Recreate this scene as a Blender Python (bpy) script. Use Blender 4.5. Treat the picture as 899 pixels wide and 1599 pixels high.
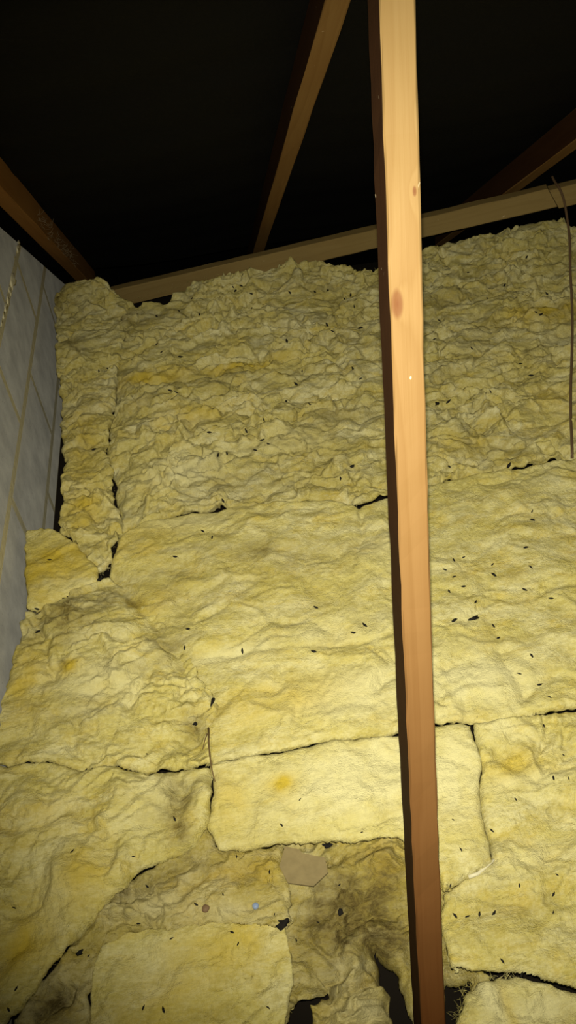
import bpy, bmesh, math, random
import numpy as np
from mathutils import Matrix, Vector
from mathutils.bvhtree import BVHTree

random.seed(7)
SC = bpy.context.scene
COL = SC.collection
for o in list(bpy.data.objects):
    bpy.data.objects.remove(o, do_unlink=True)

# ------------------------------------------------------------------ camera
F, CX, CY = 1200.0, 449.5, 799.5
RM = np.array([[0.98392946, -0.16362528, 0.07148141],      # rows: world X, Y, Z in camera axes (right, down, forward)
               [-0.16385905, -0.66836732, 0.72555864],
               [-0.0709439, -0.7256114, -0.68443777]])
CAM = np.array([0.0, 0.0, 1.63])
cd = bpy.data.cameras.new('camera')
cd.sensor_fit = 'VERTICAL'; cd.sensor_height = 24.0; cd.lens = 24.0 * F / 1599.0
cd.clip_start = 0.02
cam = bpy.data.objects.new('camera', cd); COL.objects.link(cam)
Mc = Matrix.Identity(4)
for i in range(3):
    Mc[i][0] = RM[i][0]; Mc[i][1] = -RM[i][1]; Mc[i][2] = -RM[i][2]; Mc[i][3] = CAM[i]
cam.matrix_world = Mc
SC.camera = cam

# ------------------------------------------------------------------ world (a closed dark loft) and the phone's flash
w = bpy.data.worlds.new('loft_dark'); SC.world = w; w.use_nodes = True
w.node_tree.nodes['Background'].inputs[0].default_value = (0.9, 0.85, 0.7, 1)
w.node_tree.nodes['Background'].inputs[1].default_value = 0.0004

def ray(px, py):
    return RM @ np.array([(px - CX) / F, (py - CY) / F, 1.0])

fl = bpy.data.lights.new('phone_flash', 'SPOT')
fl.energy = 150.0; fl.color = (1.0, 0.95, 0.76)
fl.spot_size = math.radians(92); fl.spot_blend = 1.0; fl.shadow_soft_size = 0.006
flo = bpy.data.objects.new('phone_flash', fl); COL.objects.link(flo)
fpos = CAM + RM @ np.array([-0.002, -0.022, 0.0])
flo.location = Vector(fpos)
flo.rotation_euler = Vector(ray(640, 790)).to_track_quat('-Z', 'Y').to_euler()

SC.view_settings.view_transform = 'Standard'
SC.view_settings.look = 'None'
SC.view_settings.exposure = 0.0
SC.view_settings.gamma = 1.0
SC.view_settings.use_curve_mapping = False

# ------------------------------------------------------------------ helpers
def plane_hit(px, py, p, n):
    r = ray(px, py); p = np.array(p, float); n = np.array(n, float)
    return CAM + r * (((p - CAM) @ n) / (r @ n))
def ground(px, py, z=0.25):
    return plane_hit(px, py, (0, 0, z), (0, 0, 1))
def at(px, py, depth):
    return CAM + ray(px, py) * depth

def tag(o, label=None, cat=None, group=None, kind=None):
    if label: o['label'] = label
    if cat: o['category'] = cat
    if group: o['group'] = group
    if kind: o['kind'] = kind
    return o

def link(name, me, mat=None, parent=None, loc=None):
    o = bpy.data.objects.new(name, me); COL.objects.link(o)
    if mat and me and not me.materials: me.materials.append(mat)
    if loc is not None: o.location = loc
    if parent is not None: o.parent = parent
    return o

def mesh(name, v, f, smooth=False):
    me = bpy.data.meshes.new(name); me.from_pydata([tuple(a) for a in v], [], [tuple(a) for a in f]); me.update()
    if smooth: me.polygons.foreach_set('use_smooth', [True] * len(me.polygons))
    return me

# ---- noise in numpy
def _hash(ix, iy, seed):
    h = (ix.astype(np.int64) * 374761393 + iy.astype(np.int64) * 668265263 + seed * 1442695041) & 0xFFFFFFFF
    h = ((h ^ (h >> 13)) * 1274126177) & 0xFFFFFFFF
    h = (h ^ (h >> 16)) & 0xFFFFFFFF
    return h.astype(np.float64) / 4294967295.0
def gnoise(x, y, seed=0):
    xi = np.floor(x); yi = np.floor(y); fx = x - xi; fy = y - yi
    u = fx * fx * fx * (fx * (fx * 6 - 15) + 10); v = fy * fy * fy * (fy * (fy * 6 - 15) + 10)
    def g(dx, dy):
        a = _hash(xi + dx, yi + dy, seed) * 2 * math.pi
        return np.cos(a) * (fx - dx) + np.sin(a) * (fy - dy)
    n0 = g(0, 0) * (1 - u) + g(1, 0) * u; n1 = g(0, 1) * (1 - u) + g(1, 1) * u
    return (n0 * (1 - v) + n1 * v) * 1.5
def soft_abs(a): return np.sqrt(a * a + 0.022)
def fbm(x, y, seed, octv=3, gain=0.5):
    t = 0; a = 1.0; s = 0
    for k in range(octv):
        t = t + a * gnoise(x * 2 ** k + 13.7 * k, y * 2 ** k - 7.1 * k, seed + 17 * k); s += a; a *= gain
    return t / s
def billow(x, y, seed, octv=3, gain=0.5):
    t = 0; a = 1.0; s = 0
    for k in range(octv):
        t = t + a * (2.4 * soft_abs(gnoise(x * 2 ** k + 5.3 * k, y * 2 ** k + 9.9 * k, seed + 31 * k))); s += a; a *= gain
    return t / s

# ------------------------------------------------------------------ materials
def newmat(name):
    m = bpy.data.materials.new(name); m.use_nodes = True
    nt = m.node_tree; nt.nodes.clear()
    out = nt.nodes.new('ShaderNodeOutputMaterial'); b = nt.nodes.new('ShaderNodeBsdfPrincipled')
    nt.links.new(b.outputs[0], out.inputs[0])
    b.inputs['Specular IOR Level'].default_value = 0.2
    return m, nt, b
class NT:
    def __init__(s, nt): s.nt = nt
    def n(s, t, **kw):
        nd = s.nt.nodes.new(t)
        for k, v in kw.items(): setattr(nd, k, v)
        return nd
    def l(s, a, b): s.nt.links.new(a, b)
    def noise(s, vec, scale, detail=4, rough=0.55, dist=0.0):
        nd = s.n('ShaderNodeTexNoise'); nd.inputs['Scale'].default_value = scale
        nd.inputs['Detail'].default_value = detail; nd.inputs['Roughness'].default_value = rough
        nd.inputs['Distortion'].default_value = dist
        if vec is not None: s.l(vec, nd.inputs['Vector'])
        return nd.outputs['Fac']
    def ramp(s, fac, stops, interp='LINEAR'):
        r = s.n('ShaderNodeValToRGB'); r.color_ramp.interpolation = interp
        e = r.color_ramp.elements
        while len(e) < len(stops): e.new(0.5)
        for i, (p, c) in enumerate(stops):
            e[i].position = p; e[i].color = c if len(c) == 4 else (*c, 1)
        s.l(fac, r.inputs[0]); return r.outputs[0]
    def mix(s, fac, a, b, mode='MIX'):
        m = s.n('ShaderNodeMix'); m.data_type = 'RGBA'; m.blend_type = mode
        for sock, v in ((m.inputs[0], fac), (m.inputs[6], a), (m.inputs[7], b)):
            if isinstance(v, (int, float)): sock.default_value = v
            elif isinstance(v, tuple): sock.default_value = v if len(v) == 4 else (*v, 1)
            else: s.l(v, sock)
        return m.outputs[2]
    def math(s, op, a, b=0.0, c=None, clamp=False):
        m = s.n('ShaderNodeMath'); m.operation = op; m.use_clamp = clamp
        for i, v in enumerate((a, b, c)):
            if v is None: continue
            if isinstance(v, (int, float)): m.inputs[i].default_value = v
            else: s.l(v, m.inputs[i])
        return m.outputs[0]
    def mapping(s, vec, scale=(1, 1, 1), rot=(0, 0, 0), loc=(0, 0, 0)):
        m = s.n('ShaderNodeMapping'); s.l(vec, m.inputs[0])
        m.inputs['Location'].default_value = loc; m.inputs['Rotation'].default_value = rot; m.inputs['Scale'].default_value = scale
        return m.outputs[0]
    def coord(s, which='Object'): return s.n('ShaderNodeTexCoord').outputs[which]
    def attr(s, name):
        a = s.n('ShaderNodeAttribute'); a.attribute_name = name; return a.outputs['Fac']
    def bump(s, h, strength, dist, bsdf, prev=None):
        b = s.n('ShaderNodeBump'); b.inputs['Strength'].default_value = strength; b.inputs['Distance'].default_value = dist
        s.l(h, b.inputs['Height'])
        if prev is not None: s.l(prev, b.inputs['Normal'])
        if bsdf: s.l(b.outputs[0], bsdf.inputs['Normal'])
        return b.outputs[0]

def wool_material(name, base, pale, gold, dirtc, seed=0.0, dirt_amt=0.0):
    m, nt, b = newmat(name); N = NT(nt)
    geo = N.n('ShaderNodeNewGeometry').outputs['Position']
    p = N.mapping(geo, loc=(seed, seed * 1.7, 0))
    pa = N.mapping(p, scale=(1.0, 1.9, 1.5), rot=(0, 0, 0.12))
    n1 = N.noise(pa, 6.5, 6, 0.66, 0.5)
    n2 = N.noise(N.mapping(pa, loc=(4.2, 1.1, 0)), 12.0, 6, 0.68, 0.6)
    n3 = N.noise(p, 3.1, 5, 0.6, 0.5)
    n4 = N.noise(pa, 34.0, 6, 0.72, 0.8)
    n5 = N.noise(N.mapping(pa, loc=(1.2, 7.1, 3)), 17.0, 5, 0.7, 0.7)
    deep = tuple(x * k for x, k in zip(base, (0.72, 0.68, 0.50)))
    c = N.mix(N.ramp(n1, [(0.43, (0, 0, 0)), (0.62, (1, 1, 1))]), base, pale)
    c = N.mix(N.math('MULTIPLY', N.ramp(n2, [(0.50, (0, 0, 0)), (0.68, (1, 1, 1))]), 0.7), c, gold)
    c = N.mix(N.math('MULTIPLY', N.ramp(n5, [(0.48, (0, 0, 0)), (0.66, (1, 1, 1))]), 0.7), c, deep)
    c = N.mix(N.math('MULTIPLY', N.ramp(n4, [(0.50, (0, 0, 0)), (0.70, (1, 1, 1))]), 0.42), c, pale)
    c = N.mix(N.math('MULTIPLY', N.ramp(n4, [(0.30, (1, 1, 1)), (0.46, (0, 0, 0))]), 0.4), c, deep)
    n6 = N.noise(N.mapping(p, scale=(1, 1.8, 1)), 120.0, 5, 0.75, 0.5)
    c = N.mix(N.math('MULTIPLY', N.ramp(n6, [(0.30, (1, 1, 1)), (0.52, (0, 0, 0))]), 0.6), c, deep)
    c = N.mix(N.math('MULTIPLY', N.ramp(n6, [(0.50, (0, 0, 0)), (0.72, (1, 1, 1))]), 0.5), c, pale)
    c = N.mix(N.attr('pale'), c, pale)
    c = N.mix(N.attr('gold'), c, gold)
    # dust and dirt sitting in the wool
    d = N.math('MULTIPLY', N.ramp(n3, [(0.50, (0, 0, 0)), (0.72, (1, 1, 1))]), N.ramp(n4, [(0.40, (0.15, 0.15, 0.15)), (0.62, (1, 1, 1))]))
    d = N.math('MULTIPLY', d, dirt_amt)
    dd = N.math('MULTIPLY', N.attr('dirt'), N.ramp(n4, [(0.36, (0.45, 0.45, 0.45)), (0.60, (1, 1, 1))]))
    d = N.math('ADD', d, dd, clamp=True)
    c = N.mix(d, c, dirtc)
    sp = N.noise(p, 95.0, 2, 0.5, 0.0)
    c = N.mix(N.math('MULTIPLY', N.ramp(sp, [(0.74, (0, 0, 0)), (0.79, (1, 1, 1))]), 0.5), c, (0.10, 0.075, 0.03))
    N.l(c, b.inputs['Base Color'])
    b.inputs['Roughness'].default_value = 1.0
    b.inputs['Diffuse Roughness'].default_value = 0.42
    b.inputs['Specular IOR Level'].default_value = 0.0
    # matted fibres: fine relief
    fib = N.noise(N.mapping(p, scale=(60, 190, 90), rot=(0, 0, 0.35)), 1.0, 4, 0.65, 2.2)
    fib2 = N.noise(N.mapping(p, scale=(170, 70, 90), rot=(0, 0, -0.3)), 1.0, 4, 0.65, 2.2)
    clump = N.noise(p, 85.0, 6, 0.72, 0.6)
    h = N.math('ADD', N.math('MULTIPLY', fib, 0.9), N.math('ADD', N.math('MULTIPLY', fib2, 0.8), N.math('MULTIPLY', clump, 1.5)))
    N.bump(h, 0.85, 0.0065, b)
    return m

WOOL_FAR = wool_material('glass_wool_dusty', (0.66, 0.57, 0.19), (0.80, 0.74, 0.41), (0.66, 0.50, 0.07), (0.21, 0.155, 0.045), 0.0, 0.55)
WOOL_MID = wool_material('glass_wool_clean', (0.76, 0.665, 0.22), (0.87, 0.80, 0.42), (0.72, 0.545, 0.07), (0.25, 0.19, 0.05), 3.3, 0.22)
WOOL_OLD = wool_material('glass_wool_old', (0.58, 0.48, 0.135), (0.74, 0.66, 0.34), (0.58, 0.42, 0.06), (0.15, 0.11, 0.035), 7.1, 0.62)

def wood_material(name, light, dark, knots=(), low=None, length=1.0, rough=0.6, grain=1.0):
    """grain runs along local X. knots: (x, y, z, radius)"""
    m, nt, b = newmat(name); N = NT(nt)
    co = N.coord('Object')
    v = co
    warp = None
    sep = N.n('ShaderNodeSeparateXYZ'); N.l(co, sep.inputs[0])
    kmask = None; kring = None
    for (kx, ky, kz, kr) in knots:
        mp = N.mapping(co, loc=(-kx * 0.42, -ky, -kz), scale=(0.42, 1, 1))
        ln = N.n('ShaderNodeVectorMath'); ln.operation = 'LENGTH'; N.l(mp, ln.inputs[0])
        dist = ln.outputs['Value']
        k1 = N.math('SUBTRACT', 1.0, N.math('DIVIDE', dist, kr), clamp=True)
        k2 = N.math('POWER', 2.718, N.math('MULTIPLY', N.math('DIVIDE', dist, kr * 2.2), -1.0))
        kmask = k1 if kmask is None else N.math('MAXIMUM', kmask, k1)
        kring = k2 if kring is None else N.math('ADD', kring, k2)
    n0 = N.noise(N.mapping(co, scale=(1.6, 22, 22)), 1.0, 3, 0.5, 0.4)
    ringv = N.math('ADD', N.math('MULTIPLY', n0, 1.0), N.math('MULTIPLY', sep.outputs[1], 10.0))
    if kring is not None: ringv = N.math('ADD', ringv, N.math('MULTIPLY', kring, 0.55))
    bands = N.math('FRACT', N.math('MULTIPLY', ringv, 4.0 * grain))
    bandc = N.ramp(bands, [(0.0, (0.15, 0.15, 0.15)), (0.55, (0.45, 0.45, 0.45)), (0.88, (1, 1, 1)), (1.0, (0.15, 0.15, 0.15))])
    fine = N.noise(N.mapping(co, scale=(5, 260, 260)), 1.0, 3, 0.6)
    blot = N.noise(N.mapping(co, scale=(3, 14, 14)), 1.0, 3, 0.5)
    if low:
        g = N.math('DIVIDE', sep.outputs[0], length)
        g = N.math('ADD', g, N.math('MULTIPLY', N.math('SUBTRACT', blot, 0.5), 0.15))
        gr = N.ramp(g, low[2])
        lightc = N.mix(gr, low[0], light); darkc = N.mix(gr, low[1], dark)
    else: lightc, darkc = light, dark
    c = N.mix(N.math('MULTIPLY', bandc, 0.42), lightc, darkc)
    c = N.mix(N.math('MULTIPLY', N.ramp(blot, [(0.45, (0, 0, 0)), (0.7, (1, 1, 1))]), 0.45), c, darkc)
    c = N.mix(N.math('MULTIPLY', N.ramp(fine, [(0.5, (0, 0, 0)), (0.75, (1, 1, 1))]), 0.3), c, darkc)
    if kmask is not None:
        c = N.mix(N.ramp(kmask, [(0.0, (0, 0, 0)), (0.35, (0.75, 0.75, 0.75)), (1, (1, 1, 1))]), c, (0.13, 0.05, 0.018))
    # pale nicks
    sp = N.noise(N.mapping(co, scale=(60, 110, 110)), 1.0, 1, 0.5)
    c = N.mix(N.math('MULTIPLY', N.ramp(sp, [(0.80, (0, 0, 0)), (0.83, (1, 1, 1))]), 0.8), c, (0.75, 0.6, 0.38))
    N.l(c, b.inputs['Base Color'])
    b.inputs['Roughness'].default_value = rough; b.inputs['Specular IOR Level'].default_value = 0.08
    N.bump(N.math('ADD', fine, N.math('MULTIPLY', bandc, 0.3)), 0.25, 0.001, b)
    return m

def plain(name, col, rough=0.8, nscale=40.0, var=0.35, bump=0.3, dist=0.002):
    m, nt, b = newmat(name); N = NT(nt)
    n = N.noise(N.coord('Object'), nscale, 5, 0.6)
    c2 = tuple(x * (1 - var) for x in col)
    N.l(N.mix(n, col, c2), b.inputs['Base Color'])
    b.inputs['Roughness'].default_value = rough
    N.bump(n, bump, dist, b)
    return m

def block_material():
    m, nt, b = newmat('aerated_block_grey'); N = NT(nt)
    p = N.n('ShaderNodeNewGeometry').outputs['Position']
    n1 = N.noise(p, 9.0, 5, 0.6); n2 = N.noise(p, 70.0, 4, 0.7); n3 = N.noise(N.mapping(p, loc=(3, 1, 2)), 140.0, 2, 0.5)
    c = N.mix(N.ramp(n1, [(0.35, (0, 0, 0)), (0.7, (1, 1, 1))]), (0.265, 0.26, 0.24), (0.40, 0.39, 0.355))
    c = N.mix(N.math('MULTIPLY', N.ramp(n2, [(0.5, (0, 0, 0)), (0.75, (1, 1, 1))]), 0.3), c, (0.27, 0.27, 0.26))
    c = N.mix(N.math('MULTIPLY', N.ramp(n3, [(0.70, (0, 0, 0)), (0.76, (1, 1, 1))]), 0.8), c, (0.05, 0.045, 0.04))
    N.l(c, b.inputs['Base Color']); b.inputs['Roughness'].default_value = 0.95; b.inputs['Diffuse Roughness'].default_value = 0.8
    N.bump(N.math('ADD', n2, n1), 0.5, 0.003, b)
    return m
BLOCK = block_material()
MORTAR = plain('mortar_buff', (0.88, 0.80, 0.53), 0.95, 60.0, 0.2, 0.6, 0.004)
FELT = plain('roof_felt_black', (0.0032, 0.0027, 0.0020), 0.8, 25.0, 0.5, 0.5, 0.004)
DECK_SHADE = plain('deck_shade_dark', (0.013, 0.009, 0.005), 0.9, 12.0, 0.4, 0.2)  # deck coloured near-black to paint deep shade into gaps and holes
DROP = plain('dropping_black', (0.016, 0.014, 0.011), 0.6, 300.0, 0.5, 0.4, 0.001)
SOOT = plain('soot_black', (0.022, 0.020, 0.016), 0.95, 200.0, 0.5, 0.8, 0.002)
STEM = plain('dry_stem_brown', (0.20, 0.13, 0.05), 0.7, 150.0, 0.4, 0.4, 0.001)
CARD = plain('card_tan', (0.44, 0.345, 0.165), 0.85, 60.0, 0.45, 0.3, 0.001)
PAPER = plain('paper_cream', (0.86, 0.80, 0.55), 0.8, 60.0, 0.2, 0.2, 0.001)
BLUE = plain('bead_blue', (0.33, 0.42, 0.62), 0.4, 90.0, 0.2, 0.1, 0.001)
BROWNBEAD = plain('bead_brown', (0.27, 0.17, 0.09), 0.6, 90.0, 0.3, 0.2, 0.001)
CABLE = plain('cable_brown', (0.17, 0.105, 0.055), 0.42, 60.0, 0.3, 0.1, 0.001)
COBWEB = plain('cobweb_grey', (0.30, 0.24, 0.15), 0.9, 60.0, 0.2, 0.0, 0.001)

# ------------------------------------------------------------------ setting: floor, gable wall of blocks, roof felt
XW = -0.559                                   # inner face of the gable wall
RD = np.array([0.0, 0.8123, -0.5832])         # down the roof slope
RP = at(535, 0, 1.39)                         # a point on the underside of the rafters
RN = np.cross([1, 0, 0], RD)                  # points up out of the roof
if RN[2] < 0: RN = -RN
def roof_z(y): return RP[2] + (y - RP[1]) * RD[2] / RD[1]

def boxmesh(name, x0, x1, y0, y1, z0, z1):
    v = [(x, y, z) for x in (x0, x1) for y in (y0, y1) for z in (z0, z1)]
    f = [(0, 1, 3, 2), (4, 6, 7, 5), (0, 4, 5, 1), (2, 3, 7, 6), (0, 2, 6, 4), (1, 5, 7, 3)]
    return mesh(name, v, f)
fo = link('floor', boxmesh('floor', -0.9, 3.2, -1.6, 3.30, -0.03, 0.0), DECK_SHADE)
tag(fo, 'plasterboard ceiling deck hidden beneath the insulation', 'floor', kind='structure')

def clip(poly, a, b, c):                      # keep a*y + b*z <= c
    out = []
    for i in range(len(poly)):
        p, q = poly[i], poly[(i + 1) % len(poly)]
        dp = a * p[0] + b * p[1] - c; dq = a * q[0] + b * q[1] - c
        if dp <= 0: out.append(p)
        if dp * dq < 0:
            t = dp / (dp - dq); out.append((p[0] + (q[0] - p[0]) * t, p[1] + (q[1] - p[1]) * t))
    return out
sl = -RD[2] / RD[1]
zc = roof_z(0.0) - 0.035                      # the wall stops a little below the rafter line
def gable(poly): return clip(poly, sl, 1.0, zc)
def slab(name, poly, xf, th, bev=0.004):      # polygon in (y, z) with its face at xf, bevelled rim, thickness th behind
    n = len(poly); cy = sum(p[0] for p in poly) / n; cz = sum(p[1] for p in poly) / n
    ins = [(p[0] + (bev if p[0] < cy else -bev), p[1] + (bev if p[1] < cz else -bev)) for p in poly]
    v = [(xf, *p) for p in ins] + [(xf - bev, *p) for p in poly] + [(xf - th, *p) for p in poly]
    f = [tuple(range(n)), tuple(range(3 * n - 1, 2 * n - 1, -1))]
    for k in (0, n):
        f += [(k + i, k + n + i, k + n + (i + 1) % n, k + (i + 1) % n) for i in range(n)]
    me = mesh(name, v, f)
    bm = bmesh.new(); bm.from_mesh(me); bmesh.ops.recalc_face_normals(bm, faces=bm.faces); bm.to_mesh(me); bm.free()
    return me
wall = link('wall_left', slab('wall_left', gable([(-1.5, 0.0), (3.55, 0.0), (3.55, 3.2), (-1.5, 3.2)]), XW + 0.0005, 0.10, 0.0), MORTAR)
tag(wall, 'grey aerated block gable wall with buff mortar joints beside the insulation', 'wall', kind='structure')
rng = random.Random(3)
BL, BH, J = 0.61, 0.215, 0.027
for row in range(-1, 12):
    z0 = 0.345 - 0.225 + 0.225 * (row - 0) + J / 2 - 0.225 + 0.225
    z1 = z0 + 0.225 - J
    if row == 0: z0 -= 0.035
    if row == -1: z1 -= 0.035
    if z1 < 0.02: continue
    z0 = max(z0, 0.004)
    # joints above the bed at z=.345 stand at y = 1.91, 2.52; those below at 1.59, 2.18
    off = 1.91 if row % 2 == 1 else 1.59
    for k in range(-6, 4):
        y0 = off + k * BL + J / 2; y1 = y0 + BL - J
        if y1 < -1.4 or y0 > 3.5: continue
        jy = rng.uniform(-0.003, 0.003); jz = rng.uniform(-0.002, 0.002)
        poly = gable([(max(y0 + jy, -1.49), z0 + jz), (min(y1 + jy, 3.54), z0 - jz), (min(y1 + jy, 3.54), z1 + jz), (max(y0 + jy, -1.49), z1 - jz)])
        if len(poly) < 3: continue
        b_ = slab('block', poly, XW + rng.uniform(0.0008, 0.0016), 0.09, 0.001)
        link('block', b_, BLOCK, wall)

# lumps of mortar squeezed out of the upper bed joint
def lump(name, r, seed, sx=1.0, sy=1.0, sz=1.0, rough=0.35, sub=2):
    bm = bmesh.new(); bmesh.ops.create_icosphere(bm, subdivisions=sub, radius=1.0)
    g = random.Random(seed); ph = [g.uniform(0, 6.3) for _ in range(6)]
    for vv in bm.verts:
        c = vv.co; k = 1 + rough * (math.sin(3 * c.x + ph[0]) * math.sin(4 * c.y + ph[1]) + 0.5 * math.sin(7 * c.z + ph[2]) * math.cos(6 * c.x + ph[3])
                                    + 0.3 * math.sin(11 * c.y + ph[4]) * math.sin(9 * c.z + ph[5]))
        vv.co = Vector((c.x * sx, c.y * sy, c.z * sz)) * (r * k)
    me = bpy.data.meshes.new(name); bm.to_mesh(me); bm.free()
    me.polygons.foreach_set('use_smooth', [True] * len(me.polygons)); return me
for i, (px, py, r) in enumerate([(27, 388, .014), (22, 402, .012), (19, 440, .020), (14, 452, .016), (17, 458, .013), (12, 470, .016), (8, 480, .014), (5, 492, .015), (2, 505, .014), (29, 380, .010)]):
    P = plane_hit(px, py, (XW, 0, 0), (1, 0, 0))
    link('mortar_lump', lump('mortar_lump', r * (0.6 + 0.8 * random.Random(i).random()), i, 0.28, 1.5, 0.7, 0.5), MORTAR, wall, Vector(P))

def build_felt():
    X = np.arange(-0.75, 3.2, 0.05); T = np.arange(-2.6, 2.55, 0.04)
    v = []; f = []
    for t in T:
        for x in X:
            ph = (x - 0.33) / 0.95 * math.pi
            sag = 0.022 * abs(math.sin(ph)) + 0.010 * math.sin(t * 9.0 + 0.8 * math.sin(x * 3)) * abs(math.sin(ph)) \
                + 0.006 * math.sin(t * 23 + x * 4)
            lap = 0.006 * ((t * 1.35) % 1.0)
            P = RP + RD * t + RN * (0.125 - sag - lap); P = np.array([x, P[1], P[2]])
            v.append(P)
    nx = len(X)
    for j in range(len(T) - 1):
        for i in range(nx - 1):
            a = j * nx + i; f.append((a, a + 1, a + nx + 1, a + nx))
    return mesh('ceiling', v, f, True)
fe = link('ceiling', build_felt(), FELT)
sm = fe.modifiers.new('thickness', 'SOLIDIFY'); sm.thickness = 0.004
tag(fe, 'sagging black roofing felt laid over the rafters', 'roof felt', kind='structure')

# ------------------------------------------------------------------ timber
def timber_mesh(name, L, W, T, seed=0, seg=24, wob=0.0012, bend=(0.0, 0.0), cut0=0.0, cut1=0.0):
    """local X along the length (0..L), Y across the width, Z across the thickness; eased edges, a little waney"""
    g = random.Random(seed); e = 0.0022
    prof = [(-W / 2 + e, -T / 2), (W / 2 - e, -T / 2), (W / 2, -T / 2 + e), (W / 2, T / 2 - e), (W / 2 - e, T / 2), (-W / 2 + e, T / 2), (-W / 2, T / 2 - e), (-W / 2, -T / 2 + e)]
    v = []; n = len(prof); f = []
    for s in range(seg + 1):
        x = L * s / seg; u = s / seg
        for k, (a, b) in enumerate(prof):
            xx = x
            if s == 0: xx += cut0 * (a / W + 0.5)
            if s == seg: xx -= cut1 * (a / W + 0.5)
            v.append((xx, a + g.uniform(-wob, wob) + bend[0] * 4 * u * (1 - u), b + g.uniform(-wob, wob) + bend[1] * 4 * u * (1 - u)))
    for s in range(seg):
        for k in range(n):
            a = s * n + k; b = s * n + (k + 1) % n
            f.append((a, b, b + n, a + n))
    f.append(tuple(range(n - 1, -1, -1))); f.append(tuple(range(seg * n, seg * n + n)))
    return mesh(name, v, f)
def frame_from(p0, p1, wdir):
    x = Vector(p1) - Vector(p0); L = x.length; x.normalize()
    y = Vector(wdir); y = (y - x * y.dot(x)).normalized(); z = x.cross(y)
    M = Matrix.Identity(4)
    for i in range(3): M[i][0] = x[i]; M[i][1] = y[i]; M[i][2] = z[i]; M[i][3] = p0[i]
    return M, L
def timber(name, p0, p1, W, T, wdir, mat, label, cat='timber', group=None, seed=0, side_shade=None, **kw):
    M, L = frame_from(p0, p1, wdir)
    me = timber_mesh(name, L, W, T, seed, **kw)
    o = link(name, me, mat); o.matrix_world = M
    if side_shade:                                      # broad sides get a darker wood, their shade painted into the colour
        me.materials.append(side_shade)
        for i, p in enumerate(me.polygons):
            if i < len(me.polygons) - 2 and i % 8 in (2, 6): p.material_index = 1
    tag(o, label, cat, group); return o

SIDE_SHADE = wood_material('side_shade_dark_red', (0.055, 0.023, 0.008), (0.037, 0.014, 0.005), [], None, 1, 0.8, 0.8)  # darker red-brown wood that paints shade onto the timber sides
# the web strut in the foreground: front left arris measured at three heights
B0 = at(597, 0, 0.786); B2 = at(660, 1590, 1.178)
u = (B0 - B2) / np.linalg.norm(B0 - B2)
xa = np.array([1.0, 0, 0]); xa -= u * (xa @ u); xa /= np.linalg.norm(xa)
na = np.cross(xa, u)                              # roughly +Y: away from the viewer
rot = math.radians(2.5)
wd = xa * math.cos(rot) + na * math.sin(rot); nd = np.cross(wd, u)
if nd[1] < 0: nd = -nd
PW, PT = 0.038, 0.066
sB = B2 - u * (B2[2] - 0.012) / u[2]              # down to the deck
tB = B0 + u * 0.33
off = wd * PW / 2 + nd * PT / 2
PL = np.linalg.norm(tB - sB)
def postx(py): # distance along the strut for a picture height on the arris
    s = []
    for d in np.linspace(0, PL, 400):
        c = RM.T @ (sB + u * d - CAM); s.append((abs(CY + F * c[1] / c[2] - py), d))
    return min(s)[1]
kn = [(postx(303), 0.008, -PT / 2, 0.0026), (postx(478), -0.016, -PT / 2, 0.008), (postx(180), 0.019, -PT / 2, 0.004)]
ku = (Matrix.Identity(3))
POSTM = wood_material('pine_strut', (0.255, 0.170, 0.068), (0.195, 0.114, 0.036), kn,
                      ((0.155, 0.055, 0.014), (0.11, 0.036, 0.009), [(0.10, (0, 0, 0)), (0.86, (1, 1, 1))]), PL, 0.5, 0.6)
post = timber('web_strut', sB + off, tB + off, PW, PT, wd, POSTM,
              'long bare pine web strut rising through the foreground from insulation to roof', 'strut', seed=5, side_shade=SIDE_SHADE, seg=60, wob=0.0007, bend=(-0.006, 0.0))

RAFM = wood_material('pine_rafter', (0.25, 0.14, 0.045), (0.185, 0.088, 0.024), [(2.95, 0.0, -0.05, 0.010), (3.4, 0.01, -0.05, 0.008)], None, 1, 0.65, 0.7)
RAFR = wood_material('red_pine_rafter', (0.37, 0.18, 0.05), (0.27, 0.115, 0.028), [], None, 1, 0.7, 0.7)
def rafter(px0, px1, name, label, mat, W=0.047, D=0.10, seed=1, tw=7.0):
    a = plane_hit(*px0, RP, RN); b = plane_hit(*px1, RP, RN)
    x = (a[0] + b[0]) / 2; dx = (b - a)
    dirv = dx / np.linalg.norm(dx)
    s0 = (-0.9 - a[1]) / dirv[1]; s1 = (3.70 - a[1]) / dirv[1]
    p0 = a + dirv * s0 + RN * D / 2; p1 = a + dirv * s1 + RN * D / 2
    ro = math.radians(tw); wv = np.array([1.0, 0, 0]) * math.cos(ro) - RN * math.sin(ro)
    return timber(name, p0, p1, W, D, wv, mat, label, 'rafter', 'rafters under the roof felt', seed, side_shade=SIDE_SHADE, seg=30)
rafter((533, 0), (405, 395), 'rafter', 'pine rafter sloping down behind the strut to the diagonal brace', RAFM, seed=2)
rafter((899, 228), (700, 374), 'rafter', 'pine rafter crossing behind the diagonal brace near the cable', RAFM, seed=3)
wr = timber('rafter', np.array([XW + 0.058, -0.9, roof_z(-0.9)]) + RN * 0.055, np.array([XW + 0.058, 3.66, roof_z(3.66)]) + RN * 0.055, 0.05, 0.10, (1, 0, 0), RAFR,
            'reddish brown dusty rafter running down the top of the block wall', 'rafter', 'rafters under the roof felt', 4, seg=30)

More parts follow.
